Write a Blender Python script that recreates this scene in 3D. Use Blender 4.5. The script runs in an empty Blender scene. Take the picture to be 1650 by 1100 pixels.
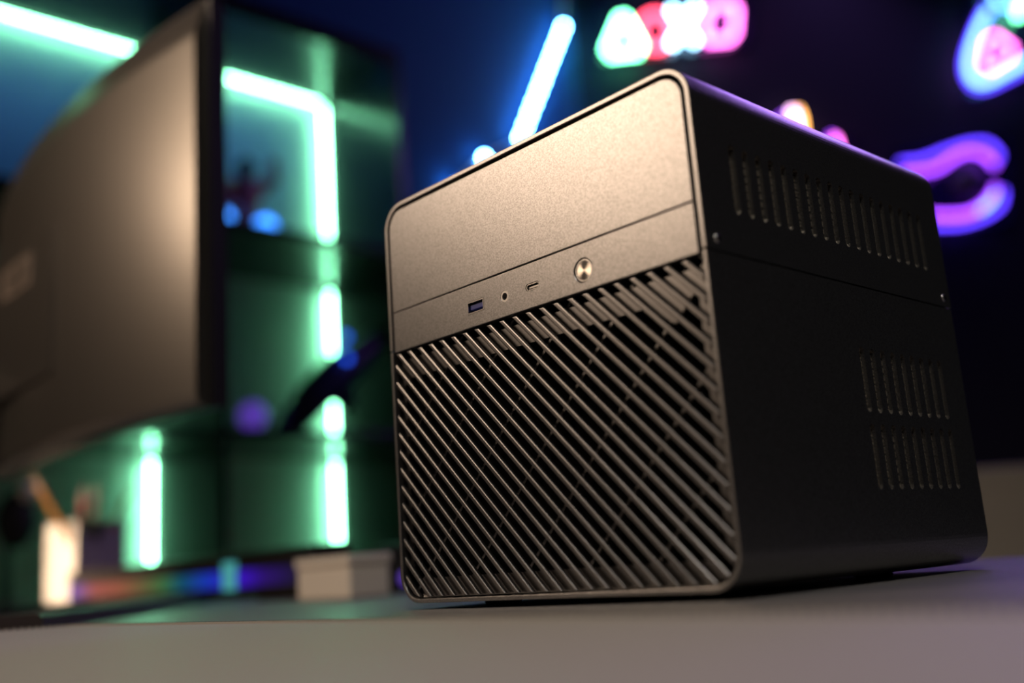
import bpy, bmesh, math, random
from mathutils import Vector, Matrix, Euler
random.seed(7)
sc = bpy.context.scene
col = sc.collection

# ------------------------------------------------------------------ camera, world, lights, exposure
F_PX = 1656.93
CAM = Vector((0.462871, -0.339580, 0.016864))
EUL = Euler((math.radians(102.23), math.radians(4.00), math.radians(47.66)), 'XYZ')
cd = bpy.data.cameras.new('camera')
cam = bpy.data.objects.new('camera', cd)
col.objects.link(cam)
cam.location = CAM
cam.rotation_euler = EUL
cd.sensor_width = 36.0
cd.lens = F_PX / 1650 * 36
cd.clip_start = 0.01
cd.dof.use_dof = True
cd.dof.focus_distance = 0.515
cd.dof.aperture_fstop = 2.7
sc.camera = cam
sc.view_settings.view_transform = 'Standard'
sc.view_settings.look = 'None'
sc.view_settings.gamma = 1.0
sc.view_settings.exposure = 0.0
sc.view_settings.use_curve_mapping = False
sc.cycles.use_denoising = True
sc.cycles.max_bounces = 6
sc.cycles.sample_clamp_indirect = 6.0

world = bpy.data.worlds.new('world')
sc.world = world
world.use_nodes = True
world.node_tree.nodes['Background'].inputs[0].default_value = (0.25, 0.28, 0.40, 1)
world.node_tree.nodes['Background'].inputs[1].default_value = 0.012


def area_light(name, loc, target, size, power, color, size_y=None):
    l = bpy.data.lights.new(name, 'AREA')
    l.energy = power
    l.color = color
    l.size = size
    if size_y:
        l.shape = 'RECTANGLE'
        l.size_y = size_y
    o = bpy.data.objects.new(name, l)
    col.objects.link(o)
    o.location = loc
    o.rotation_euler = (Vector(target) - Vector(loc)).to_track_quat('-Z', 'Y').to_euler()
    return o


# warm lamp of the room, left of and behind the photographer
kl = area_light('warm_room_lamp', (-1.95, -2.08, 1.78), (0.25, -0.1, 0.10), 1.5, 18.5, (1.0, 0.74, 0.54), 0.8)
kl.data.spread = math.radians(100)
# narrow warm fill added on the left, beyond the frame, for the pen cup
rl = area_light('cup_fill', (-1.55, -0.85, 0.24), (-1.22, 0.30, 0.04), 0.12, 1.7, (1.0, 0.74, 0.50))
rl.data.spread = math.radians(36)
# dim warm fill added overhead on the photographer's side, brightens the vent slots
cl = area_light('overhead_fill', (1.3, -1.3, 2.4), (0.4, -0.1, 0.0), 0.5, 3.5, (1.0, 0.92, 0.84))
cl.data.spread = math.radians(64)
# purple fill light added high above the neon signs to strengthen their glow
area_light('purple_fill', (-0.35, 2.9, 2.2), (0.5, 0.0, 0.0), 1.4, 14, (0.46, 0.24, 1.0), 0.06)

# ------------------------------------------------------------------ helpers
ROT = EUL.to_matrix()


def ray(px, py):
    return ROT @ Vector(((px - 825) / F_PX, -(py - 550) / F_PX, -1.0))


def at(px, py, d):
    return CAM + ray(px, py) * d


def on_plane(px, py, axis, v):
    r = ray(px, py)
    return CAM + r * ((v - CAM[axis]) / r[axis])


def on_face(px, py, p0, n):
    r = ray(px, py)
    return CAM + r * ((p0 - CAM).dot(n) / r.dot(n))


def tag(o, label=None, cat=None, group=None, kind=None):
    if label: o['label'] = label
    if cat: o['category'] = cat
    if group: o['group'] = group
    if kind: o['kind'] = kind
    return o


def empty(name, loc, rz=0):
    o = bpy.data.objects.new(name, None)
    o.empty_display_size = 0.02
    col.objects.link(o)
    o.location = loc
    o.rotation_euler = (0, 0, rz)
    return o


class MB:
    """collects geometry in world space, links it as one mesh object"""
    def __init__(s):
        s.v = []
        s.f = []
        s.sm = []

    def add(s, vs, fs, smooth=False):
        b = len(s.v)
        s.v += [tuple(v) for v in vs]
        s.f += [tuple(i + b for i in f) for f in fs]
        s.sm += [smooth] * len(fs)
        return s

    def box(s, c, d, rot=None):
        c = Vector(c)
        vs = []
        for x in (-.5, .5):
            for y in (-.5, .5):
                for z in (-.5, .5):
                    p = Vector((x * d[0], y * d[1], z * d[2]))
                    vs.append(c + (rot @ p if rot else p))
        return s.add(vs, [(0, 1, 3, 2), (4, 6, 7, 5), (0, 4, 5, 1), (2, 3, 7, 6), (0, 2, 6, 4), (1, 5, 7, 3)])

    def bb(s, lo, hi):
        lo, hi = Vector(lo), Vector(hi)
        return s.box((lo + hi) / 2, hi - lo)

    def loft(s, rings, cap0=True, cap1=True, smooth=False, closed=True):
        n = len(rings[0])
        vs = [p for r in rings for p in r]
        fs = []
        for k in range(len(rings) - 1):
            for i in range(n if closed else n - 1):
                j = (i + 1) % n
                fs.append((k * n + i, k * n + j, (k + 1) * n + j, (k + 1) * n + i))
        b = len(s.v)
        s.add(vs, fs, smooth)
        if cap0: s.f.append(tuple(b + i for i in reversed(range(n)))); s.sm.append(False)
        if cap1: s.f.append(tuple(b + (len(rings) - 1) * n + i for i in range(n))); s.sm.append(False)
        return s

    def tube(s, pts, r, n=10, smooth=True):
        pts = [Vector(p) for p in pts]
        rs = r if isinstance(r, (list, tuple)) else [r] * len(pts)
        rings = []
        up = None
        for i, p in enumerate(pts):
            t = (pts[min(i + 1, len(pts) - 1)] - pts[max(i - 1, 0)]).normalized()
            if up is None:
                up = Vector((0, 0, 1)) if abs(t.z) < .9 else Vector((1, 0, 0))
            a = t.cross(up).normalized()
            b = a.cross(t).normalized()
            up = b
            rings.append([p + (a * math.cos(2 * math.pi * k / n) + b * math.sin(2 * math.pi * k / n)) * rs[i] for k in range(n)])
        return s.loft(rings, smooth=smooth)

    def lathe(s, prof, c, n=24, axis='z', smooth=True):
        c = Vector(c)
        rings = []
        for r, h in prof:
            ring = []
            for k in range(n):
                a = 2 * math.pi * k / n
                u, v = r * math.cos(a), r * math.sin(a)
                ring.append(c + (Vector((u, v, h)) if axis == 'z' else Vector((u, h, -v)) if axis == 'y' else Vector((h, u, v))))
            rings.append(ring)
        return s.loft(rings, smooth=smooth)

    def ball(s, c, r, n=16, m=10):
        r = Vector(r) if not isinstance(r, float) else Vector((r, r, r))
        c = Vector(c)
        rings = []
        for i in range(m + 1):
            t = math.pi * (0.02 + 0.96 * i / m)
            rings.append([c + Vector((r.x * math.sin(t) * math.cos(2 * math.pi * k / n), r.y * math.sin(t) * math.sin(2 * math.pi * k / n), -r.z * math.cos(t))) for k in range(n)])
        return s.loft(rings, smooth=True)

    def prism_y(s, poly, y0, y1, bev=0.0, bev_back=True):
        """outline in x,z extruded along y with chamfered rims"""
        P = [Vector((p[0], p[1])) for p in poly]
        if sum(P[i].x * P[(i + 1) % len(P)].y - P[(i + 1) % len(P)].x * P[i].y for i in range(len(P))) < 0:
            P.reverse()
        n = len(P)
        def inset(d):
            out = []
            for i in range(n):
                a, b, c = P[i - 1], P[i], P[(i + 1) % n]
                e1, e2 = (b - a), (c - b)
                if e1.length < 1e-9 or e2.length < 1e-9:
                    out.append(b.copy()); continue
                e1.normalize(); e2.normalize()
                n1, n2 = Vector((-e1.y, e1.x)), Vector((-e2.y, e2.x))
                m = n1 + n2
                m = m / max(m.dot(m) / 2, .35) if m.length > 1e-6 else n1
                out.append(b + m * d)
            return out
        rings = []
        if bev:
            rings.append([Vector((p.x, y0, p.y)) for p in inset(bev)])
            rings.append([Vector((p.x, y0 + bev * .15, p.y)) for p in inset(bev * .4)])
            rings.append([Vector((p.x, y0 + bev * .5, p.y)) for p in inset(bev * .1)])
            rings.append([Vector((p.x, y0 + bev, p.y)) for p in P])
        else:
            rings.append([Vector((p.x, y0, p.y)) for p in P])
        if bev and bev_back:
            rings.append([Vector((p.x, y1 - bev, p.y)) for p in P])
            rings.append([Vector((p.x, y1, p.y)) for p in inset(bev)])
        else:
            rings.append([Vector((p.x, y1, p.y)) for p in P])
        return s.loft(rings)

    def build(s, name, mat, parent=None, bevel=0.0, seg=2, subd=0):
        me = bpy.data.meshes.new(name)
        off = parent.matrix_basis.inverted() if parent is not None and parent.parent is None else None
        vs = s.v
        if parent is not None:
            m = parent.matrix_basis.copy()
            q = parent.parent
            while q is not None:
                m = q.matrix_basis @ m
                q = q.parent
            mi = m.inverted()
            vs = [mi @ Vector(v) for v in s.v]
        else:
            lo = [min(v[i] for v in s.v) for i in range(3)]
            hi = [max(v[i] for v in s.v) for i in range(3)]
            org = Vector(((lo[0] + hi[0]) / 2, (lo[1] + hi[1]) / 2, lo[2]))
            vs = [Vector(v) - org for v in s.v]
        me.from_pydata([tuple(v) for v in vs], [], s.f)
        for p, q in zip(me.polygons, s.sm):
            p.use_smooth = q
        bm = bmesh.new(); bm.from_mesh(me)
        bmesh.ops.recalc_face_normals(bm, faces=bm.faces)
        bm.to_mesh(me); bm.free()
        me.materials.append(mat)
        o = bpy.data.objects.new(name, me)
        col.objects.link(o)
        if parent is not None: o.parent = parent
        else: o.location = org
        if bevel:
            b = o.modifiers.new('bevel', 'BEVEL')
            b.width = bevel; b.segments = seg; b.limit_method = 'ANGLE'; b.angle_limit = math.radians(40)
        if subd:
            b = o.modifiers.new('sub', 'SUBSURF')
            b.levels = b.render_levels = subd
        return o


def cut(o, cutter_mb):
    """boolean difference with a throw-away cutter, applied"""
    bpy.context.view_layer.update()
    c = cutter_mb.build('cutter', bpy.data.materials[0])
    m = o.modifiers.new('cut', 'BOOLEAN')
    m.operation = 'DIFFERENCE'; m.object = c; m.solver = 'EXACT'; m.use_self = True
    bpy.context.view_layer.update()
    dg = bpy.context.evaluated_depsgraph_get()
    me = bpy.data.meshes.new_from_object(o.evaluated_get(dg))
    o.modifiers.remove(m)
    o.data = me
    bpy.data.objects.remove(c)


def child_copy(o, parent, loc):
    c = o.copy(); col.objects.link(c); c.parent = parent; c.location = loc
    return c


# ------------------------------------------------------------------ materials
def new_mat(name):
    m = bpy.data.materials.new(name); m.use_nodes = True
    return m, m.node_tree.nodes, m.node_tree.links, m.node_tree.nodes['Principled BSDF']


def mat(name, color, rough=.5, metal=0.0, spec=.5, bump=0.0, bscale=200, var=0.0, vscale=30, coat=0.0, detail=3):
    m, N, L, P = new_mat(name)
    P.inputs['Base Color'].default_value = (*color, 1)
    P.inputs['Roughness'].default_value = rough
    P.inputs['Metallic'].default_value = metal
    P.inputs['Specular IOR Level'].default_value = spec
    P.inputs['Coat Weight'].default_value = coat
    tc = N.new('ShaderNodeTexCoord')
    if bump:
        n = N.new('ShaderNodeTexNoise'); n.inputs['Scale'].default_value = bscale; n.inputs['Detail'].default_value = detail
        b = N.new('ShaderNodeBump'); b.inputs['Strength'].default_value = bump; b.inputs['Distance'].default_value = 0.35 / bscale
        L.new(tc.outputs['Object'], n.inputs['Vector']); L.new(n.outputs['Fac'], b.inputs['Height']); L.new(b.outputs['Normal'], P.inputs['Normal'])
    if var:
        n = N.new('ShaderNodeTexNoise'); n.inputs['Scale'].default_value = vscale; n.inputs['Detail'].default_value = 4
        r = N.new('ShaderNodeValToRGB')
        r.color_ramp.elements[0].position = .3; r.color_ramp.elements[1].position = .7
        r.color_ramp.elements[0].color = (*[c * (1 - var) for c in color], 1)
        r.color_ramp.elements[1].color = (*[min(1, c * (1 + var)) for c in color], 1)
        L.new(tc.outputs['Object'], n.inputs['Vector']); L.new(n.outputs['Fac'], r.inputs['Fac']); L.new(r.outputs['Color'], P.inputs['Base Color'])
    return m


def emit(name, color, strength):
    m, N, L, P = new_mat(name)
    P.inputs['Base Color'].default_value = (*[c * .5 for c in color], 1)
    P.inputs['Roughness'].default_value = .4
    P.inputs['Emission Color'].default_value = (*color, 1)
    P.inputs['Emission Strength'].default_value = strength
    return m


M = {}
M['paint'] = mat('case_paint', (.25, .243, .237), .31, .93, .5, bump=.35, bscale=2200, var=.32, vscale=1500, detail=2)
M['slat'] = mat('grille_paint', (.20, .193, .187), .30, .97, .5)
M['black'] = mat('black_plastic', (.012, .012, .012), .5)
M['void'] = mat('dark_interior', (.003, .003, .003), .9, spec=.0)  # flat black painted as shade inside gaps, ports and slots
M['steel'] = mat('port_steel', (.65, .62, .58), .25, 1.0)
M['mesh'] = mat('vent_mesh', (.52, .46, .36), .42, .9)
M['jack'] = mat('jack_ring', (.42, .40, .37), .45, .9)
M['blueplug'] = mat('usb_blue', (.03, .04, .22), .35)
M['rubber'] = mat('rubber', (.015, .015, .015), .8)
M['desk'] = mat('desk_top', (.155, .15, .147), .40, spec=.5, bump=.25, bscale=900, var=.25, vscale=600)
M['deskedge'] = mat('desk_edge', (.06, .04, .035), .5)
M['pad'] = mat('pad_cloth', (.38, .355, .325), .6, bump=.5, bscale=1500, var=.15, vscale=900)
M['stitch'] = mat('pad_thread', (.40, .36, .30), .7)
M['binding'] = mat('pad_binding', (.03, .03, .028), .7)
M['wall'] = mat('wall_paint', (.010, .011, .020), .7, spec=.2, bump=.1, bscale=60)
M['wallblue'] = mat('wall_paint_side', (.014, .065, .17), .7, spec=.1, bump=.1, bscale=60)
M['floor'] = mat('floor_boards', (.05, .045, .04), .6)
M['gloss'] = mat('shelf_gloss', (.010, .013, .012), .22, spec=.45)
M['shelfback'] = mat('shelf_back', (.65, .67, .67), .55, bump=.1, bscale=80)
M['monitor'] = mat('monitor_back', (.35, .32, .28), .30, .92, bump=.05, bscale=900)
M['bezel'] = mat('monitor_edge', (.018, .016, .015), .45)
M['screen'] = mat('monitor_screen', (.005, .005, .006), .2)
M['plate'] = mat('monitor_plate', (.30, .23, .18), .5)
M['cream'] = mat('cream_card', (.85, .76, .64), .6)
M['white'] = mat('cup_white', (.70, .66, .62), .5)
M['grey'] = mat('cabinet_grey', (.30, .285, .265), .6)
M['greydk'] = mat('cabinet_handle', (.1, .1, .1), .4, .6)
M['orange'] = mat('pencil_orange', (.55, .25, .05), .5)
M['redm'] = mat('marker_red', (.30, .02, .03), .5)
M['darkm'] = mat('marker_dark', (.03, .04, .03), .5)
M['wood'] = mat('pencil_wood', (.6, .42, .25), .6)
M['soundbar'] = mat('soundbar_shell', (.03, .026, .025), .3)
M['redtoy'] = mat('figure_red', (.45, .05, .05), .5)
M['navy'] = mat('toy_navy', (.01, .014, .05), .4)
M['tape'] = mat('led_tape', (.5, .5, .5), .6)
M['board'] = mat('sign_board', (.01, .01, .03), .15, spec=.6)
M['rest'] = mat('rest_leather', (.05, .035, .032), .5)

M['led_green'] = emit('led_green', (.28, 1.0, .53), 46)
M['led_blue'] = emit('led_blue', (.10, .42, 1.0), 260)
M['n_green'] = emit('neon_green', (.16, 1.0, .45), 22)
M['n_red'] = emit('neon_red', (1.0, .06, .12), 9)
M['n_cyan'] = emit('neon_cyan', (.35, .75, 1.0), 18)
M['n_pink'] = emit('neon_pink', (1.0, .16, .75), 9)
M['n_blue'] = emit('neon_blue', (.13, .38, 1.0), 6.5)
M['n_indigo'] = emit('neon_indigo', (.10, .04, 1.0), 5)
M['n_violet'] = emit('neon_violet', (.32, .05, 1.0), 5)
M['n_white'] = emit('neon_white', (1.0, .55, .95), 9)
M['n_orange'] = emit('neon_orange', (1.0, .45, .10), 8)
M['puck_blue'] = emit('puck_blue', (.04, .26, 1.0), 4.0)
M['dot_blue'] = emit('dot_blue', (.01, .06, .6), 3.5)
M['gem'] = emit('gem_purple', (.22, .10, .9), .35)
M['ghost'] = emit('ghost_cyan', (.10, .55, .55), .5)


def brushed():
    m, N, L, P = new_mat('brushed_button')
    P.inputs['Base Color'].default_value = (.55, .50, .44, 1)
    P.inputs['Metallic'].default_value = 1
    P.inputs['Roughness'].default_value = .26
    P.inputs['Anisotropic'].default_value = .9
    t = N.new('ShaderNodeTangent'); t.direction_type = 'RADIAL'; t.axis = 'Y'
    L.new(t.outputs[0], P.inputs['Tangent'])
    return m


M['brushed'] = brushed()

# rainbow light bar of the soundbar: colours run along its length (object x)
def rainbow():
    m, N, L, P = new_mat('rainbow_bar')
    tc = N.new('ShaderNodeTexCoord'); sx = N.new('ShaderNodeSeparateXYZ')
    L.new(tc.outputs['Generated'], sx.inputs[0])
    r = N.new('ShaderNodeValToRGB'); cr = r.color_ramp
    stops = [(0, (.18, .0, .8)), (.06, (.20, .0, .55)), (.14, (.5, .0, .03)), (.28, (.40, .03, .0)), (.40, (.12, .10, .01)), (.50, (.0, .22, .05)), (.60, (.0, .10, .30)), (.68, (.0, .05, .8)), (.80, (.06, .0, .9)), (.88, (.03, .0, .25)), (1, (.0, .0, .01))]
    while len(cr.elements) < len(stops): cr.elements.new(.5)
    for e, (p, c) in zip(cr.elements, stops):
        e.position = p; e.color = (*c, 1)
    L.new(sx.outputs[0], r.inputs['Fac'])
    P.inputs['Base Color'].default_value = (.02, .02, .02, 1)
    L.new(r.outputs['Color'], P.inputs['Emission Color'])
    P.inputs['Emission Strength'].default_value = .5
    return m


M['rainbow'] = rainbow()

# ------------------------------------------------------------------ the setting
DZ = -0.003          # desk top
FL = -0.75           # floor
VIEW = Vector((-.7391, .6736, 0)); RIGHT = Vector((.6736, .7391, 0))
tag(MB().bb((-2.3, -2.6, FL - .05), (2.9, 4.6, FL)).build('floor', M['floor']), kind='structure')
SX0, SX1 = -2.1, -1.71           # shelf niche: back and front
CORNER = Vector((-1.71, 2.09, 0))
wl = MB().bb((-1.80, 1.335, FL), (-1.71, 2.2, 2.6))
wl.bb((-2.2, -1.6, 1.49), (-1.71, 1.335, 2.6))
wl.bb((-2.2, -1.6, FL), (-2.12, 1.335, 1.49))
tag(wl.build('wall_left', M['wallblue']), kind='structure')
wb = MB()
e = CORNER + RIGHT * 3.6
n = VIEW * .1
wb.add([CORNER + Vector((0, 0, FL)), e + Vector((0, 0, FL)), e + Vector((0, 0, 2.6)), CORNER + Vector((0, 0, 2.6)),
        CORNER + n + Vector((0, 0, FL)), e + n + Vector((0, 0, FL)), e + n + Vector((0, 0, 2.6)), CORNER + n + Vector((0, 0, 2.6))],
       [(0, 1, 2, 3), (4, 7, 6, 5), (0, 4, 5, 1), (3, 2, 6, 7), (0, 3, 7, 4), (1, 5, 6, 2)])
tag(wb.build('wall_back', M['wall']), kind='structure')
tag(MB().bb((-2.3, -2.6, 2.6), (2.9, 4.6, 2.65)).build('ceiling', M['wall']), kind='structure')

# desk
dk = empty('desk', (-.2, -.2, FL))
MB().bb((-1.66, -.95, DZ - .028), (1.35, .43, DZ)).build('desk_top', M['desk'], dk, .002)
for x in (-1.6, 1.29):
    for y in (-.89, .37):
        MB().bb((x - .025, y - .025, FL), (x + .025, y + .025, DZ - .028)).build('leg', M['bezel'], dk)
tag(dk, 'dark grey desk that everything in the foreground stands on', 'desk')

# mouse pad with stitched border
PZ = DZ + .0012
pad = empty('mouse_pad', (.3, -.4, DZ))
pr = .05; px0, py1 = -.262, -.088
PX1, PY0 = 1.15, -.80
outl = []
for cx, cy, a0 in ((px0 + pr, py1 - pr, 90), (px0 + pr, PY0 + pr, 180), (PX1 - pr, PY0 + pr, 270), (PX1 - pr, py1 - pr, 0)):
    for k in range(9):
        a = math.radians(a0 + 90 * k / 8)
        outl.append((cx + pr * math.cos(a), cy + pr * math.sin(a)))
MB().loft([[Vector((x, y, DZ)) for x, y in outl], [Vector((x, y, PZ)) for x, y in outl]]).build('pad_cloth', M['pad'], pad)
st = MB()
ins = .004
path = [(px0 + ins, PY0 + pr + .2 + i * .0043) for i in range(int((py1 - PY0 - 2 * pr - .2) / .0043))]
na = int((pr - ins) * math.pi / 2 / .0043)
for k in range(na):
    a = math.pi - math.pi / 2 * k / na
    path.append((px0 + pr + (pr - ins) * math.cos(a), py1 - pr + (pr - ins) * math.sin(a)))
path += [(px0 + pr + i * .0043, py1 - ins) for i in range(int((PX1 - px0 - 2 * pr) / .0043))]
for i in range(len(path) - 1):
    a, b = Vector((*path[i], PZ + .0001)), Vector((*path[i + 1], PZ + .0001))
    t = (b - a).normalized()
    st.box((a + b) / 2 + Vector((0, 0, .0003)), (.0026, .0016, .0013), Matrix.Rotation(math.atan2(t.y, t.x) + .4, 3, 'Z'))
bd = MB()
def ring_pad(d):
    return [((px0 + PX1) / 2 + (x - (px0 + PX1) / 2) * (1 - d / ((PX1 - px0) / 2)), (py1 + PY0) / 2 + (y - (py1 + PY0) / 2) * (1 - d / ((py1 - PY0) / 2))) for x, y in outl]
ra, rb = ring_pad(-.0006), ring_pad(.0022)
nn = len(outl)
vs = [(x, y, z) for rr, z in ((ra, DZ), (ra, PZ + .0010), (rb, PZ + .0010), (rb, DZ)) for x, y in rr]
bd.add(vs, [(q * nn + i, q * nn + (i + 1) % nn, ((q + 1) % 4) * nn + (i + 1) % nn, ((q + 1) % 4) * nn + i) for q in range(4) for i in range(nn)])
bd.build('border_binding', M['binding'], pad)
tag(st.build('stitching', M['stitch'], pad), 'pale thread stitched along the pad border', kind='stuff')
tag(pad, 'grey cloth mouse pad with stitched border in the foreground', 'mouse pad')

# ------------------------------------------------------------------ computer case
W, D, H, R = .2225, .224, .2242, .0156
ZS = .1387
case = empty('computer_case', (W / 2, D / 2, DZ))
tag(case, 'cube shaped black metal computer case with diagonal grille, on the desk', 'computer case')


def arc(cx, cz, r, a0, a1, n=14):
    return [(cx + r * math.cos(math.radians(a0 + (a1 - a0) * k / n)), cz + r * math.sin(math.radians(a0 + (a1 - a0) * k / n))) for k in range(n + 1)]


T = .0026


def shell(name, top):
    if top:
        o = [(W, ZS + .0003)] + arc(W - R, H - R, R, 0, 90) + arc(R, H - R, R, 90, 180) + [(0, ZS + .0003)]
        r2 = R - T
        i = [(T, ZS + .0003)] + arc(R, H - R, r2, 180, 90) + arc(W - R, H - R, r2, 90, 0) + [(W - T, ZS + .0003)]
    else:
        q = .0003
        o = [(q, ZS - .0004)] + arc(R, R, R - q, 180, 270) + arc(W - R, R, R - q, 270, 360) + [(W - q, ZS - .0004)]
        r2 = R - T
        i = [(W - T, ZS - .0004)] + arc(W - R, R, r2, 360, 270) + arc(R, R, r2, 270, 180) + [(T, ZS - .0004)]
    return MB().prism_y(o + i, 0, D, .0005).build(name, M['paint'], case)


def stadium_x(mb, y, z0, z1, w, x0, x1):
    r = w / 2
    pts = [(y + r * math.cos(math.radians(a)), z1 - r + r * math.sin(math.radians(a))) for a in range(0, 181, 30)]
    pts += [(y + r * math.cos(math.radians(a)), z0 + r + r * math.sin(math.radians(a))) for a in range(180, 361, 30)]
    mb.loft([[Vector((x, p[0], p[1])) for p in pts] for x in (x0, x1)])


M_void_first = M['void']
up_sh = shell('upper_shell', True)
lo_sh = shell('lower_shell', False)
SW = .0046
c1 = MB(); c2 = MB()
slots = []
for k in range(18):
    y = .0262 + k * .01022
    stadium_x(c1, y, .1578, .1900, SW, W - .006, W + .004)
    stadium_x(c1, y, .1578, .1900, SW, -.004, .006)
for k in range(9):
    y = .1163 + k * .01017
    stadium_x(c2, y, .0755, .1075, SW, W - .006, W + .004)
    stadium_x(c2, y, .0390, .0703, SW, W - .006, W + .004)
cut(up_sh, c1)
cut(lo_sh, c2)
up_sh.data.polygons.foreach_set('use_smooth', [False] * len(up_sh.data.polygons))


def perforated(y0, y1, z0, z1, x, name):
    """thin sheet with staggered octagonal holes behind the slots"""
    p = .0019
    r = .00074
    mb = MB()
    nz = int((z1 - z0) / p); ny = int((y1 - y0) / p)
    oc = [(math.cos(math.radians(22.5 + 45 * k)), math.sin(math.radians(22.5 + 45 * k))) for k in range(8)]
    sq = [(1, .41), (.41, 1), (-.41, 1), (-1, .41), (-1, -.41), (-.41, -1), (.41, -1), (1, -.41)]
    h = p / 2
    for j in range(nz):
        off = h if j % 2 else 0
        for i in range(ny):
            cy, cz = y0 + i * p + off, z0 + j * p
            vs = [(x, cy + a * h, cz + b * h) for a, b in sq] + [(x, cy + a * r, cz + b * r) for a, b in oc] + [(x - .0005, cy + a * r, cz + b * r) for a, b in oc]
            vs += [(x, cy + a * h, cz + b * h) for a, b in ((1, 1), (-1, 1), (-1, -1), (1, -1))]
            fs = []
            for k in range(8):
                l = (k + 1) % 8
                fs.append((k, l, 8 + l, 8 + k))
                fs.append((8 + k, 8 + l, 16 + l, 16 + k))
            fs += [(0, 24, 1), (2, 25, 3), (4, 26, 5), (6, 27, 7)]
            mb.add(vs, fs)
    o = mb.build(name, M['mesh'], case)
    return tag(o, 'fine perforated metal mesh behind the vent slots', kind='stuff')


perforated(.022, .205, .154, .194, W - .0022, 'vent_mesh')
perforated(.112, .202, .035, .111, W - .0022, 'vent_mesh')

# black block painted as inside shade (keeps the case opaque behind the gaps) and back
MB().bb((.006, .014, .006), (W - .006, D - .004, H - .006)).build('dark_interior', M['void'], case)
MB().prism_y(arc(W - R, H - R, R - T - .0003, 0, 90) + arc(R, H - R, R - T - .0003, 90, 180) + arc(R, R, R - T - .0003, 180, 270) + arc(W - R, R, R - T - .0003, 270, 360), D - .004, D - .001, .0003).build('back_panel', M['paint'], case)
# sheet painted black as shade behind the front gaps
MB().bb((T + .0002, .006, ZS - .006), (W - T - .0002, .0085, H - T - .006)).build('front_shade_sheet', M['void'], case)

# upper front panel and port strip
G = .0018
a, b = T + G, W - T - G
rp = R - T - G
MB().prism_y([(b, .1607)] + arc(b - rp, H - T - G - rp, rp, 0, 90) + arc(a + rp, H - T - G - rp, rp, 90, 180) + [(a, .1607)], .0002, .005, .0004).build('front_panel', M['paint'], case)
strip = MB().prism_y([(b, .1376), (b, .1601), (a, .1601), (a, .1376)], .0002, .005, .0004).build('port_strip', M['paint'], case)
PZc = .148
cc = MB()
cc.bb((.0690, -.003, .1447), (.0822, .01, .1515))
cc.lathe([(.00305, -.003), (.00305, .01)], (.098, 0, PZc), 32, 'y')


def stad_xz(cx, cz, w, h, n=10):
    r = h / 2
    return arc(cx + w / 2 - r, cz, r, -90, 90, n) + arc(cx - w / 2 + r, cz, r, 90, 270, n)


cc.prism_y(stad_xz(.1184, .1482, .0098, .0038), -.003, .01)
cc.lathe([(.0060, -.003), (.0060, .01)], (.1524, 0, .1474), 40, 'y')
cut(strip, cc)


def ring_y(mb, outer, inner, y0, y1):
    n = len(outer)
    vs = []
    for pl, y in ((outer, y0), (outer, y1), (inner, y1), (inner, y0)):
        vs += [Vector((p[0], y, p[1])) for p in pl]
    fs = []
    for s in range(4):
        for i in range(n):
            j = (i + 1) % n
            fs.append((s * n + i, s * n + j, ((s + 1) % 4) * n + j, ((s + 1) % 4) * n + i))
    mb.add(vs, fs)
    return mb


def rect(x0, x1, z0, z1):
    return [(x0, z0), (x1, z0), (x1, z1), (x0, z1)]


usb = ring_y(MB(), rect(.0692, .0820, .1449, .1513), rect(.0698, .0814, .1455, .1507), .0001, .009).build('usb_port', M['steel'], case)
MB().bb((.0703, .0012, .1471), (.0811, .009, .1497)).build('port_tongue', M['blueplug'], usb, .0003)
MB().bb((.0694, .0088, .1451), (.0818, .0092, .1511)).build('port_bottom', M['void'], usb)
ci = lambda r, cx, cz, n=32: [(cx + r * math.cos(2 * math.pi * k / n), cz + r * math.sin(2 * math.pi * k / n)) for k in range(n)]
jack = ring_y(MB(), ci(.0029, .098, PZc), ci(.00185, .098, PZc), .0003, .009).build('audio_jack', M['jack'], case)
MB().lathe([(.0020, .008), (.0020, .0085)], (.098, 0, PZc), 24, 'y').build('jack_bottom', M['void'], jack)
usbc = ring_y(MB(), stad_xz(.1184, .1482, .0092, .0032), stad_xz(.1184, .1482, .0084, .0024), .0005, .008).build('usb_c_port', M['steel'], case)
MB().bb((.1152, .0012, .1477), (.1216, .008, .1485)).build('port_tongue', M['steel'], usbc)
MB().prism_y(stad_xz(.1184, .1482, .0091, .0031), .0075, .008).build('port_bottom', M['void'], usbc)
pb = ring_y(MB(), ci(.0053, .1524, .1474, 56), ci(.0046, .1524, .1474, 56), .0008, .006).build('power_button', M['steel'], case, .0001)
tag(pb, 'round power button of brushed metal')
MB().lathe([(.0046, .0011), (.0046, .004)], (.1524, 0, .1474), 56, 'y', False).build('button_face', M['brushed'], pb)

# diagonal grille
def clip(poly, a, b, c):
    """keep a*x+b*z <= c"""
    out = []
    for i in range(len(poly)):
        p, q = poly[i], poly[(i + 1) % len(poly)]
        dp, dq = a * p[0] + b * p[1] - c, a * q[0] + b * q[1] - c
        if dp <= 0: out.append(p)
        if (dp < 0) != (dq < 0) and abs(dp - dq) > 1e-12:
            t = dp / (dp - dq)
            out.append((p[0] + (q[0] - p[0]) * t, p[1] + (q[1] - p[1]) * t))
    return out


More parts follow.
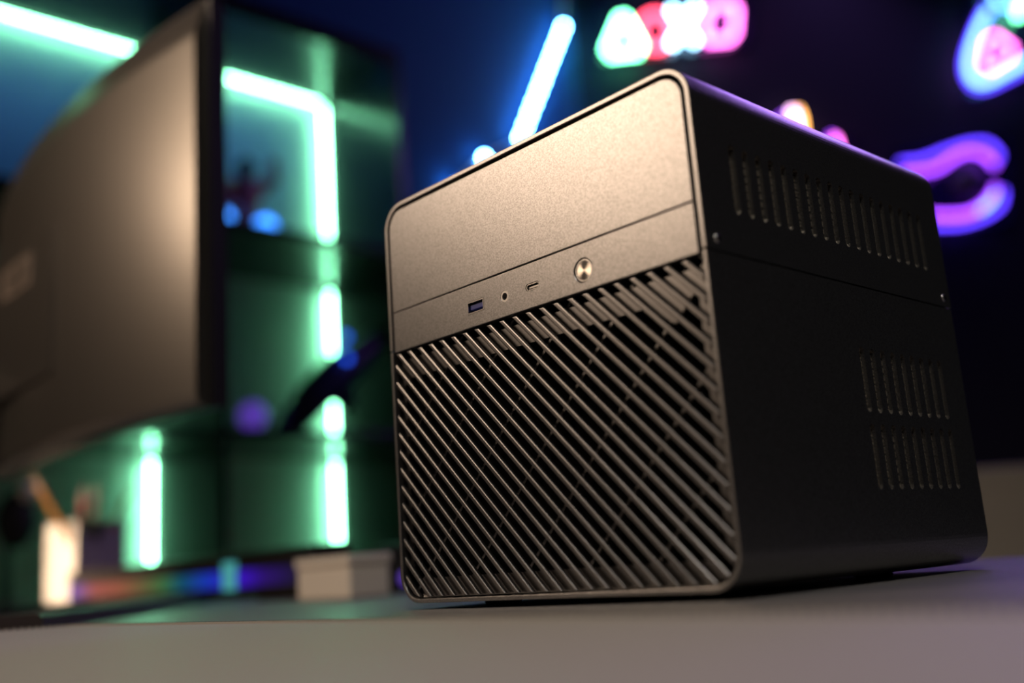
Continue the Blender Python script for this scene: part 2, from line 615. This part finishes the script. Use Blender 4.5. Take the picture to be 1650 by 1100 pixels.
GX0, GX1, GZ0, GZ1 = .0040, W - .0034, .0036, .1364
gr = .0125
region = arc(GX0 + gr, GZ0 + gr, gr, 180, 270, 8) + arc(GX1 - gr, GZ0 + gr, gr, 270, 360, 8) + [(GX1, GZ1), (GX0, GZ1)]
PITCH, C0, HW = .00965, .0194, .0036
for k in range(0, 36):
    cr_ = C0 + k * PITCH
    poly = clip(clip(list(region), 1, 1, cr_), -1, -1, -(cr_ - HW))
    # drop duplicate points
    pp = []
    for p in poly:
        if not pp or math.hypot(p[0] - pp[-1][0], p[1] - pp[-1][1]) > 2e-4: pp.append(p)
    if len(pp) > 2 and math.hypot(pp[0][0] - pp[-1][0], pp[0][1] - pp[-1][1]) < 2e-4: pp.pop()
    if len(pp) < 3: continue
    MB().prism_y(pp, .0006, .0026, .0007, False).build('grille_slat', M['slat'], case)
# recessed frame the slats are fixed to
fr = MB()
fr.bb((GX0, .0046, .1222), (GX1, .0062, .1332))
fr.bb((GX1 - .0065, .00461, GZ0 + .012), (GX1, .0060, .1225))
fr.bb((GX0, .00461, GZ0 + .012), (GX0 + .0035, .0060, .1225))
fr.bb((GX0 + .010, .0046, GZ0 - .0004), (GX1 - .010, .0060, .0130))
fr.add([(x, y, z) for y in (.00462, .0060) for x, z in ((.183, .1225), (.199, .1120), (.2095, .1225))], [(0, 1, 2), (3, 5, 4), (0, 3, 4, 1), (1, 4, 5, 2), (2, 5, 3, 0)])
fr.build('grille_frame', M['slat'], case)
for c in (-.1196, -.0793, -.0390, .0013, .0416, .0820, .1224, .1627):
    poly = clip(clip(list(region), 1, -1, c + .0010), -1, 1, -(c - .0010))
    if len(poly) < 3: continue
    MB().prism_y(poly, .0056, .0070).build('cross_bar', M['slat'], case)
MB().prism_y(region, .0105, .012).build('grille_shade_sheet', M['void'], case)  # black sheet painted as the shade between the slats

# screws at the seam and feet
for y in (.0083, .2161):
    s = MB().lathe([(.0001, .0006), (.0016, .0006), (.0022, .0002), (.0022, -.001)], (W, y, .1441), 20, 'x').build('screw', M['steel'], case)
    MB().box((W + .0006, y, .1441), (.0004, .0026, .0006)).build('screw_slot', M['void'], s)
for x in (.04, W - .045):
    for y in (.038, D - .045):
        MB().lathe([(.009, DZ), (.010, DZ + .0008), (.010, .0004)], (x, y, 0), 24).build('foot', M['rubber'], case)

# ------------------------------------------------------------------ monitor seen from behind
YM = .069
mon = empty('monitor', (-.80, YM, DZ))
MXR, MXL, MZ0, MZ1 = -.377, -.985, .1735, .575
# curved panel: the back bulges towards the camera side, its right end turns away
RC, NSEG = 1.8, 28
XC = (MXR + MXL) / 2
PH = math.asin((MXR - XC) / RC)
YC = YM - RC * (1 - math.cos(PH))


def curved(mb, prof, ph=PH):
    """closed profile of (depth, z) swept along the arc"""
    rings = []
    for k in range(NSEG + 1):
        f = -ph + 2 * ph * k / NSEG
        nrm = Vector((math.sin(f), -math.cos(f), 0))
        o = Vector((XC + RC * math.sin(f), YC + RC * (1 - math.cos(f)), 0))
        rings.append([o - nrm * d + Vector((0, 0, z)) for d, z in prof])
    return mb.loft(rings)


bc = curved(MB(), [(.013, MZ0), (.003, MZ0 + .004), (0, MZ0 + .010), (0, MZ1 - .045), (.002, MZ1 - .036), (.013, MZ1)], PH - .004).build('back_cover', M['monitor'], mon)
for p in bc.data.polygons: p.use_smooth = len(p.vertices) == 4
bc.data.set_sharp_from_angle(angle=math.radians(20))
curved(MB(), [(.0132, MZ0 - .001), (.0132, MZ1 + .001), (.030, MZ1 + .001), (.030, MZ0 - .001)]).build('edge_frame', M['bezel'], mon)
curved(MB(), [(.0302, MZ0 + .008), (.0302, MZ1 - .008), (.0306, MZ1 - .008), (.0306, MZ0 + .008)], PH - .01).build('screen', M['screen'], mon)
YH = YC
hp = MB().prism_y(rect(-.90, -.675, .255, .425), YH - .003, YH + .004, .0008, False).build('mount_hump', M['monitor'], mon)
pl = MB().bb((-.85, YH - .0045, .372), (-.745, YH - .0028, .412)).build('badge_plate', M['plate'], mon, .001)
for x in (-.765, -.79, -.815):
    MB().bb((x - .006, YH - .0052, .378), (x + .006, YH - .0044, .405)).build('badge_bar', M['monitor'], pl)
MB().tube([(-.93, YH - .008, .30), (-.94, YH - .03, .27), (-.945, YH - .03, .1), (-.945, YH - .02, DZ + .012)], [.022, .02, .018, .018], 14).build('stand_neck', M['bezel'], mon)
MB().bb((-1.10, YH - .10, DZ), (-.915, YH + .14, DZ + .012)).build('stand_base', M['bezel'], mon, .003)
tag(mon, 'large dark monitor seen from behind, left of the computer case', 'monitor')

# ------------------------------------------------------------------ things on the desk
# soundbar with rainbow light
SY = .25
sb = empty('soundbar', (-.85, SY, DZ))
bx = MB().prism_y(rect(-1.20, -.492, DZ + .004, DZ + .056), SY, SY + .05, .006).build('body', M['soundbar'], sb)
MB().bb((-1.195, SY - .001, DZ + .016), (-.515, SY + .003, DZ + .036)).build('light_bar', M['rainbow'], sb, .0005)
MB().bb((-.692, SY - .0022, DZ + .013), (-.660, SY + .002, DZ + .046)).build('lens_ghost', M['ghost'], sb, .0005)  # glowing cyan patch imitating a lens ghost, no part of the soundbar
for x in (-1.1, -.6):
    MB().bb((x - .03, SY + .01, DZ), (x + .03, SY + .045, DZ + .004)).build('foot', M['rubber'], sb)
tag(sb, 'long black soundbar with rainbow light strip beneath the monitor', 'soundbar')

# cream box and black box
cb = empty('cream_box', (-.4, .225, DZ))
MB().bb((-.445, .202, DZ), (-.353, .247, DZ + .030)).build('box_base', M['cream'], cb, .002)
MB().bb((-.447, .200, DZ + .0302), (-.351, .249, DZ + .039)).build('lid', M['cream'], cb, .002)
tag(cb, 'small cream box on the desk below the green light strip', 'box')
kb = empty('speaker_box', (-.40, .33, DZ))
MB().bb((-.455, .295, DZ + .003), (-.34, .37, DZ + .05)).build('body', M['black'], kb, .010, 4)
MB().lathe([(.007, -.004), (.007, .002)], (-.395, .297, DZ + .014), 20, 'y').build('indicator_light', M['gem'], kb)
MB().bb((-.445, .30, DZ), (-.35, .365, DZ + .004)).build('foot', M['rubber'], kb)
tag(kb, 'small black rounded speaker box with purple indicator, just left of the computer case', 'speaker')

# pen cup with pencils and markers
d0 = 1.64
base = on_plane(120, 980, 2, DZ)
vw = (base - CAM); vw.z = 0; vw.normalize()
rt = Vector((-vw.y, vw.x, 0)) * -1
th = math.radians(30)
e1 = rt * math.cos(th) + vw * math.sin(th)
e2 = -rt * math.sin(th) + vw * math.cos(th)
cw, chh = .092, .139
cup = empty('pen_cup', base + (e1 + e2) * cw / 2)
cq = [base, base + e1 * cw, base + (e1 + e2) * cw, base + e2 * cw]
inr = [base + (e1 + e2) * .004, base + e1 * (cw - .004) + e2 * .004, base + (e1 + e2) * (cw - .004), base + e2 * (cw - .004) + e1 * .004]
Z = lambda l, z: [p + Vector((0, 0, z)) for p in l]
MB().loft([cq, Z(cq, chh), Z(inr, chh), Z(inr, .006)], cap0=True, cap1=True).build('cup_body', M['white'], cup, .001)
tag(cup, 'square white pen cup holding pencils, behind the soundbar', 'pen cup')


def pencil(name, label, p0, p1, m, r=.0045, tip=True):
    t = empty(name, p0)
    p0, p1 = Vector(p0), Vector(p1)
    dv = (p1 - p0)
    MB().tube([p0, p0 + dv * .88], r, 6, False).build('barrel', m, t)
    MB().tube([p0 + dv * .88, p1], [r, r * .2], 6, False).build('tip', M['wood'] if tip else M['darkm'], t)
    tag(t, label, 'pencil' if tip else 'marker', 'pens in the white cup')
    return t


ctr = base + (e1 + e2) * cw / 2
bot = Vector((0, 0, .008))
pencil('pencil', 'orange pencil leaning out to the left of the white cup', ctr + rt * .03 - vw * .026 + bot, at(52, 762, 1.67), M['orange'], .0055)
pencil('pencil', 'orange pencil leaning out to the right of the white cup', ctr - rt * .02 + vw * .026 + bot, at(214, 782, 1.73), M['orange'], .004)
pencil('marker', 'thick red marker standing upright in the white cup', ctr - rt * .014 + bot, at(138, 778, 1.70), M['redm'], .009, False)
pencil('marker', 'thick dark marker standing beside the red one in the cup', ctr + rt * .010 + bot, at(159, 780, 1.70), M['darkm'], .008, False)

# desk microphone left of the cup
mc0 = on_plane(8, 984, 2, DZ)
mic = empty('microphone', mc0)
dM = (mc0 - CAM).dot(ROT @ Vector((0, 0, -1)))
mh = at(26, 838, dM)
MB().lathe([(.05, 0), (.05, .008), (.044, .012), (.008, .014)], mc0, 28).build('stand_base', M['bezel'], mic)
MB().tube([mc0 + Vector((0, 0, .012)), Vector((mc0.x, mc0.y, mh.z - .03)), mh + Vector((0, 0, -.04))], .009, 12).build('stand_pole', M['bezel'], mic)
MB().ball(mh, (.038, .038, .058)).build('foam_head', M['rubber'], mic)
MB().ball(at(45, 792, dM), (.017, .017, .020), 12, 8).build('cream_cap', M['cream'], mic)
tag(mic, 'black round headed desk microphone at the far left beside the cup', 'microphone')

# wrist rest lying at an angle in front of the soundbar
q0, q1 = on_plane(-60, 1000, 2, DZ + .009), on_plane(285, 962, 2, DZ + .009)
q0 = Vector((q0.x, q0.y, DZ)); q1 = Vector((q1.x, q1.y, DZ))
q1 = q0 + (q1 - q0) * .93
du = (q1 - q0).normalized(); dn = Vector((-du.y, du.x, 0))
if dn.dot(VIEW) < 0: dn = -dn
wr = MB().loft([[q0 + Vector((0, 0, DZ - DZ)), q1, q1 + dn * .05, q0 + dn * .05], Z([q0, q1, q1 + dn * .05, q0 + dn * .05], .008), Z([q0 + dn * .004, q1 + dn * .004, q1 + dn * .046, q0 + dn * .046], .010)]).build('wrist_rest', M['rest'])
tag(wr, 'long low brown wrist rest on the desk in front of the pen cup', 'wrist rest')

# ------------------------------------------------------------------ shelf niche with LED strips
YD = (.16, .765, 1.315)          # inner faces (towards smaller y) of the uprights
ZB = (-.16, .35, .862, 1.462)    # undersides of the boards
sh = empty('shelf_unit', (-1.9, .6, FL))
MB().bb((SX0 - .012, -.5, FL), (SX0, 1.335, 1.49)).build('back_panel', M['shelfback'], sh)
for y in (-.45,) + YD:
    MB().bb((SX0, y, FL), (SX1, y + .02, 1.462)).build('upright', M['gloss'], sh, .001)
for z in ZB[:-1]:
    ys = (-.45,) + YD
    for i in range(3):
        MB().bb((SX0 + .001, ys[i] + .0201, z), (SX1 - .004, ys[i + 1] - .0001, z + .022)).build('shelf_board', M['gloss'], sh, .001)
MB().bb((SX0, -.5, 1.4622), (SX1, 1.335, 1.489)).build('top_board', M['gloss'], sh, .001)
MB().bb((SX1 - .016, -.43, 1.436), (SX1 - .001, 1.314, 1.4621)).build('added_lip', M['gloss'], sh, .001)  # lip added to hide the blue fill lights
# blue fill light added behind the lip to tint each compartment's back
for y0, y1 in ((.19, .75), (.79, 1.30)):
    area_light('blue_fill', (SX1 - .020, (y0 + y1) / 2, 1.452), (SX0, (y0 + y1) / 2, 1.10), y1 - y0, .55, (.05, .26, 1.0), .008)
tag(sh, 'tall dark glossy shelf unit with green lit compartments on the left', 'shelf unit')

bead_me = None


def led_strip(name, label, p0, p1, face, spacing, m, size, group, tapew=.010):
    """tape with separate LED beads along it"""
    global bead_me
    p0, p1, face = Vector(p0), Vector(p1), Vector(face).normalized()
    t = empty(name, p0)
    d = (p1 - p0); L_ = d.length; d.normalize()
    s = d.cross(face).normalized()
    hw = tapew / 2
    th_ = .0012
    MB().loft([[p0 + s * hw, p0 - s * hw, p0 - s * hw + face * th_, p0 + s * hw + face * th_], [p1 + s * hw, p1 - s * hw, p1 - s * hw + face * th_, p1 + s * hw + face * th_]]).build('tape', M['tape'], t)
    q = Vector((0, 0, 1)).rotation_difference(face).to_matrix().to_4x4()
    n_ = int(L_ / spacing)
    first = None
    for i in range(n_):
        p = d * (spacing * (i + .5)) + face * th_
        if first is None:
            first = MB().lathe([(size * .5, 0), (size * .5, size * .35), (size * .35, size * .5), (.0002, size * .55)], (0, 0, 0), 10).build('led_bead', m)
            first.location = (0, 0, 0)
            first.parent = t
            o = first
        else:
            o = first.copy(); col.objects.link(o); o.parent = t
        o.matrix_basis = Matrix.Translation(p) @ q
    return tag(t, label, 'light strip', group)


GRP = 'green light strips inside the shelf unit'
cx = SX0 + .025
led_strip('led_strip', 'horizontal green light strip under the shelf top, left above the monitor', (cx, -.02, 1.4605), (cx, .755, 1.4605), (0.15, 0, -1), .0167, M['led_green'], .009, GRP)
led_strip('led_strip', 'horizontal green light strip under the shelf top, right of the monitor', (cx, .79, 1.4605), (cx, 1.305, 1.4605), (0.15, 0, -1), .0167, M['led_green'], .009, GRP)
names = {(1, 2): 'upright green light strip in the top right shelf compartment', (1, 1): 'short upright green light strip in the middle right shelf compartment',
         (1, 0): 'upright green light strip in the bottom right shelf compartment, above the cream box', (0, 0): 'upright green light strip above the soundbar in the bottom left compartment',
         (0, 1): 'upright green light strip behind the monitor, middle left compartment'}
for (iy, iz), lb in names.items():
    y = YD[1 + iy] - .001
    z0 = ZB[iz] + .03; z1 = ZB[iz + 1] - .012
    led_strip('led_strip', lb, (SX0 + .022, y, z1), (SX0 + .022, y, z0), (.15, -1, 0), .0125, M['led_green'], .009, GRP)

# things on the shelves
b0 = Vector((-1.93, .96, .8842))
fg = empty('red_figurine', b0)
hz = Vector((0, 0, 1))
MB().tube([b0 + Vector((0, -.025, 0)), b0 + Vector((0, -.018, .09))], [.02, .024], 10).build('leg', M['redtoy'], fg)
MB().tube([b0 + Vector((0, .025, 0)), b0 + Vector((0, .018, .09))], [.02, .024], 10).build('leg', M['redtoy'], fg)
MB().tube([b0 + hz * .085, b0 + hz * .13, b0 + hz * .19, b0 + hz * .205], [.036, .034, .05, .02], 12).build('torso', M['redtoy'], fg)
MB().tube([b0 + Vector((0, -.048, .185)), b0 + Vector((.02, -.075, .13)), b0 + Vector((.05, -.06, .10))], [.018, .016, .012], 8).build('arm', M['redtoy'], fg)
MB().tube([b0 + Vector((0, .048, .185)), b0 + Vector((.0, .085, .22)), b0 + Vector((.01, .08, .28))], [.018, .016, .012], 8).build('arm', M['redtoy'], fg)
MB().ball(b0 + hz * .236, (.028, .026, .034), 12, 8).build('head', M['navy'], fg)
tag(fg, 'dark red figurine on the top right shelf beside the monitor edge', 'figurine')
for px, lb in ((357, 'blue glowing round lamp on the top shelf, next to the monitor edge'), (428, 'blue glowing round lamp on the top shelf, nearer the green strip')):
    p = on_plane(px, 378, 0, -1.86); p.z = .8842
    t = empty('puck_lamp', p)
    MB().lathe([(.030, 0), (.030, .012), (.024, .016)], p, 20).build('base', M['black'], t)
    MB().ball(p + Vector((0, 0, .046)), (.032, .032, .034), 14, 8).build('globe', M['puck_blue'], t)
    tag(t, lb, 'lamp', 'blue lamps on the top shelf')
# navy toy leaning in the middle compartment
tb = on_plane(470, 668, 0, -1.80); tb.z = .3722
tt = on_plane(612, 540, 0, -1.80)
toy = empty('toy_blaster', tb)
dv = tt - tb
up = Vector((0, 0, 1))
MB().tube([tb + up * .03, tb + up * .035 + dv * .25, tb + up * .02 + dv * .55, tt - dv * .1, tt], [.035, .05, .055, .035, .030], 14).build('barrel', M['navy'], toy)
MB().tube([tb + up * .02 + dv * .45, tb + dv * .62 + Vector((0, 0, -.10))], [.03, .026], 10).build('grip', M['navy'], toy)
MB().tube([tb + dv * .15 + up * .04, tb + dv * .02 + Vector((0, -.02, .0))], [.03, .034], 10).build('stock', M['navy'], toy)
for px, py in ((557, 543), (559, 577)):
    MB().ball(on_plane(px, py, 0, -1.735), .010, 10, 6).build('blue_light', M['dot_blue'], toy)
tag(toy, 'navy toy blaster leaning diagonally on the middle shelf', 'toy')
g0 = on_plane(408, 676, 0, -1.82); g0.z = .3722
gm = empty('purple_orb', g0)
MB().lathe([(.028, 0), (.028, .01), (.018, .016)], g0, 18).build('base', M['black'], gm)
MB().ball(g0 + Vector((0, 0, .048)), (.036, .036, .036), 14, 8).build('globe', M['gem'], gm)
tag(gm, 'small purple glowing orb on the middle shelf left of the toy', 'lamp')

# ------------------------------------------------------------------ blue LED strip on the side wall
WX = -1.690
bp = [on_plane(905, 45, 0, WX), on_plane(833, 232, 0, WX), on_plane(778, 256, 0, WX), on_plane(735, 300, 0, WX)]
bt = empty('led_strip', bp[0])
fx = Vector((1, 0, 0))
tp = [on_plane(912, -60, 0, WX)] + bp
for a_, b_ in zip(tp[:-1], tp[1:]):
    d_ = (b_ - a_).normalized(); s_ = d_.cross(fx) * .004
    MB().loft([[p + s_, p - s_, p - s_ + fx * .002, p + s_ + fx * .002] for p in (a_, b_)]).build('tape', M['tape'], bt)
pos = [bp[0] + (bp[1] - bp[0]) * (k / 10.5) for k in range(11)] + [bp[2], bp[3]]
first = None
for p in pos:
    if first is None:
        first = MB().ball((0, 0, 0), .0066, 12, 8).build('led_bead', M['led_blue'])
        for v in first.data.vertices: v.co.z -= .0066
        o = first
    else:
        o = first.copy(); col.objects.link(o)
    o.parent = bt
    o.location = p - bp[0] + fx * .008
tag(bt, 'blue light strip running diagonally up the wall above the computer case', 'light strip')

# ------------------------------------------------------------------ neon signs on the back wall
NW = -VIEW


def wp(px, py, off=.05):
    return on_face(px, py, CORNER + NW * off, NW)


def smooth_path(pts, closed=False, n=6):
    P = [Vector(p) for p in pts]
    out = []
    m = len(P)
    rng = range(m if closed else m - 1)
    for i in rng:
        p0 = P[(i - 1) % m] if closed or i > 0 else P[0]
        p1, p2 = P[i], P[(i + 1) % m]
        p3 = P[(i + 2) % m] if closed or i + 2 < m else P[-1]
        for k in range(n):
            t = k / n
            out.append(.5 * ((2 * p1) + (-p0 + p2) * t + (2 * p0 - 5 * p1 + 4 * p2 - p3) * t * t + (-p0 + 3 * p1 - 3 * p2 + p3) * t ** 3))
    out.append(P[0] if closed else P[-1])
    return out


def neon(parent, name, px, m, r=.0115, closed=False, soft=True, off=.05):
    P = [wp(x, y, off) for x, y in px]
    if soft: P = smooth_path(P, closed)
    elif closed: P = P + [P[0]]
    return MB().tube(P, r, 8).build(name, m, parent)


def board(parent, px, off0, off1, name='sign_board'):
    A = [wp(x, y, off0) for x, y in px]; B = [p + NW * (off1 - off0) for p in A]
    return MB().loft([A, B]).build(name, M['board'], parent)


def polyround(px, cut_=.22):
    """corner-cut polygon, closed"""
    out = []
    m = len(px)
    for i in range(m):
        a, b, c = px[i - 1], px[i], px[(i + 1) % m]
        out.append((b[0] + (a[0] - b[0]) * cut_, b[1] + (a[1] - b[1]) * cut_))
        out.append((b[0] + (c[0] - b[0]) * cut_, b[1] + (c[1] - b[1]) * cut_))
    return out


s1 = empty('neon_sign', wp(1085, 104, .03))
board(s1, [(966, 104), (1205, 76), (1207, -34), (962, -6)], 0.0, .02)
neon(s1, 'green_triangle', polyround([(1003, 20), (974, 90), (1037, 83)], .12), M['n_green'], closed=True, soft=False)
neon(s1, 'red_circle', [(1056 + 24 * math.cos(a * math.pi / 6), 50 + 27 * math.sin(a * math.pi / 6)) for a in range(12)], M['n_red'], closed=True)
cx_ = neon(s1, 'blue_cross', [(1082, 14), (1120, 68)], M['n_cyan'], soft=False)
neon(s1, 'blue_cross', [(1121, 10), (1082, 72)], M['n_cyan'], soft=False, off=.056)
neon(s1, 'pink_square', polyround([(1138, 12), (1187, 6), (1183, 62), (1136, 66)], .15), M['n_pink'], closed=True, soft=False)
tag(s1, 'neon sign with triangle, circle, cross and square symbols on the back wall', 'neon sign')

s2 = empty('neon_sign', wp(1600, 150, .03))
board(s2, [(1560, 160), (1720, 100), (1720, -60), (1560, -60)], 0.0, .012)
neon(s2, 'blue_outline', [(1594, 18), (1580, 42), (1566, 80), (1562, 108), (1570, 128), (1588, 132), (1620, 116), (1665, 92), (1700, 74)], M['n_blue'], .010)
neon(s2, 'violet_outline', [(1588, 12), (1573, 40), (1557, 82), (1553, 112), (1565, 138), (1588, 143), (1624, 127), (1670, 102), (1705, 84)], M['n_indigo'], .005, off=.034)
neon(s2, 'pink_triangle', polyround([(1592, 50), (1582, 120), (1642, 84)]), M['n_pink'], .0085, closed=True, soft=False, off=.058)
neon(s2, 'blue_bar', [(1600, -20), (1606, 2), (1622, 10), (1640, 2)], M['n_blue'], .009)
neon(s2, 'green_bar', [(1652, -20), (1644, 8), (1640, 26)], M['n_green'], .010, off=.06)
tag(s2, 'neon sign with pink triangle inside blue outline, top right corner', 'neon sign')

s3 = empty('neon_sign', wp(1550, 380, .03))
board(s3, [(1440, 375), (1632, 365), (1632, 215), (1440, 245)], 0.0, .012)
neon(s3, 'violet_tube', [(1455, 278), (1485, 276), (1512, 270), (1535, 254), (1560, 244), (1585, 249), (1600, 262), (1602, 268)], M['n_violet'], .0085)
neon(s3, 'blue_tube', [(1450, 262), (1485, 258), (1520, 245), (1560, 232), (1590, 231), (1608, 246), (1608, 258)], M['n_indigo'], .007, off=.04)
neon(s3, 'violet_tube', [(1500, 346), (1530, 347), (1560, 344), (1584, 332), (1600, 314), (1604, 302)], M['n_violet'], .0095)
neon(s3, 'blue_tube', [(1500, 362), (1545, 361), (1585, 349), (1612, 330), (1617, 306)], M['n_indigo'], .007, off=.04)
neon(s3, 'cyan_tube', [(1578, 340), (1596, 326), (1604, 312)], M['n_blue'], .005, off=.055)
dm = wp(1556, 297, .055)
MB().ball(dm, .050, 18, 12).build('round_knob', M['black'], s3)
tag(s3, 'curved violet and blue neon tubes around a black knob, right of the computer case', 'neon sign')

s4 = empty('neon_sign', wp(1300, 290, .03))
board(s4, [(1240, 300), (1380, 300), (1380, 225), (1240, 225)], 0.0, .012)
neon(s4, 'white_tube', [(1276, 178), (1281, 200), (1284, 250)], M['n_white'], .011, off=.05)
neon(s4, 'orange_tube', [(1286, 177), (1292, 200), (1295, 250)], M['n_orange'], .007, off=.042)
neon(s4, 'violet_tube', [(1262, 186), (1258, 205), (1254, 250)], M['n_violet'], .006, off=.042)
neon(s4, 'pink_tube', [(1345, 222), (1350, 240), (1352, 270)], M['n_pink'], .008)
neon(s4, 'violet_tube', [(1340, 218), (1340, 240), (1342, 270)], M['n_violet'], .007, off=.04)
tag(s4, 'white, orange and pink neon tube ends peeking above the computer case', 'neon sign')

# ------------------------------------------------------------------ low cabinet behind the desk
cab = empty('low_cabinet', at(1640, 1000, 2.0))
cab.location.z = FL
pc = at(1640, 745, 2.0)
c0 = Vector((pc.x, pc.y, 0))
rm = Matrix(((RIGHT.x, VIEW.x, 0), (RIGHT.y, VIEW.y, 0), (0, 0, 1)))
MB().box(c0 + VIEW * .2 + RIGHT * .25 + Vector((0, 0, (FL + .135) / 2)), (1.3, .4, .135 - FL), rm).build('carcass', M['grey'], cab, .004)
for i in range(2):
    for j in range(3):
        cz = FL + .15 + j * .27
        dr = MB().box(c0 - VIEW * .009 + RIGHT * (.25 - .325 + i * .65) + Vector((0, 0, cz)), (.62, .018, .25), rm).build('drawer', M['grey'], cab, .003)
        MB().box(c0 - VIEW * .028 + RIGHT * (.25 - .325 + i * .65) + Vector((0, 0, cz)), (.14, .02, .012), rm).build('handle', M['greydk'], dr)
tag(cab, 'pale grey low cabinet behind the desk at the right edge', 'cabinet')
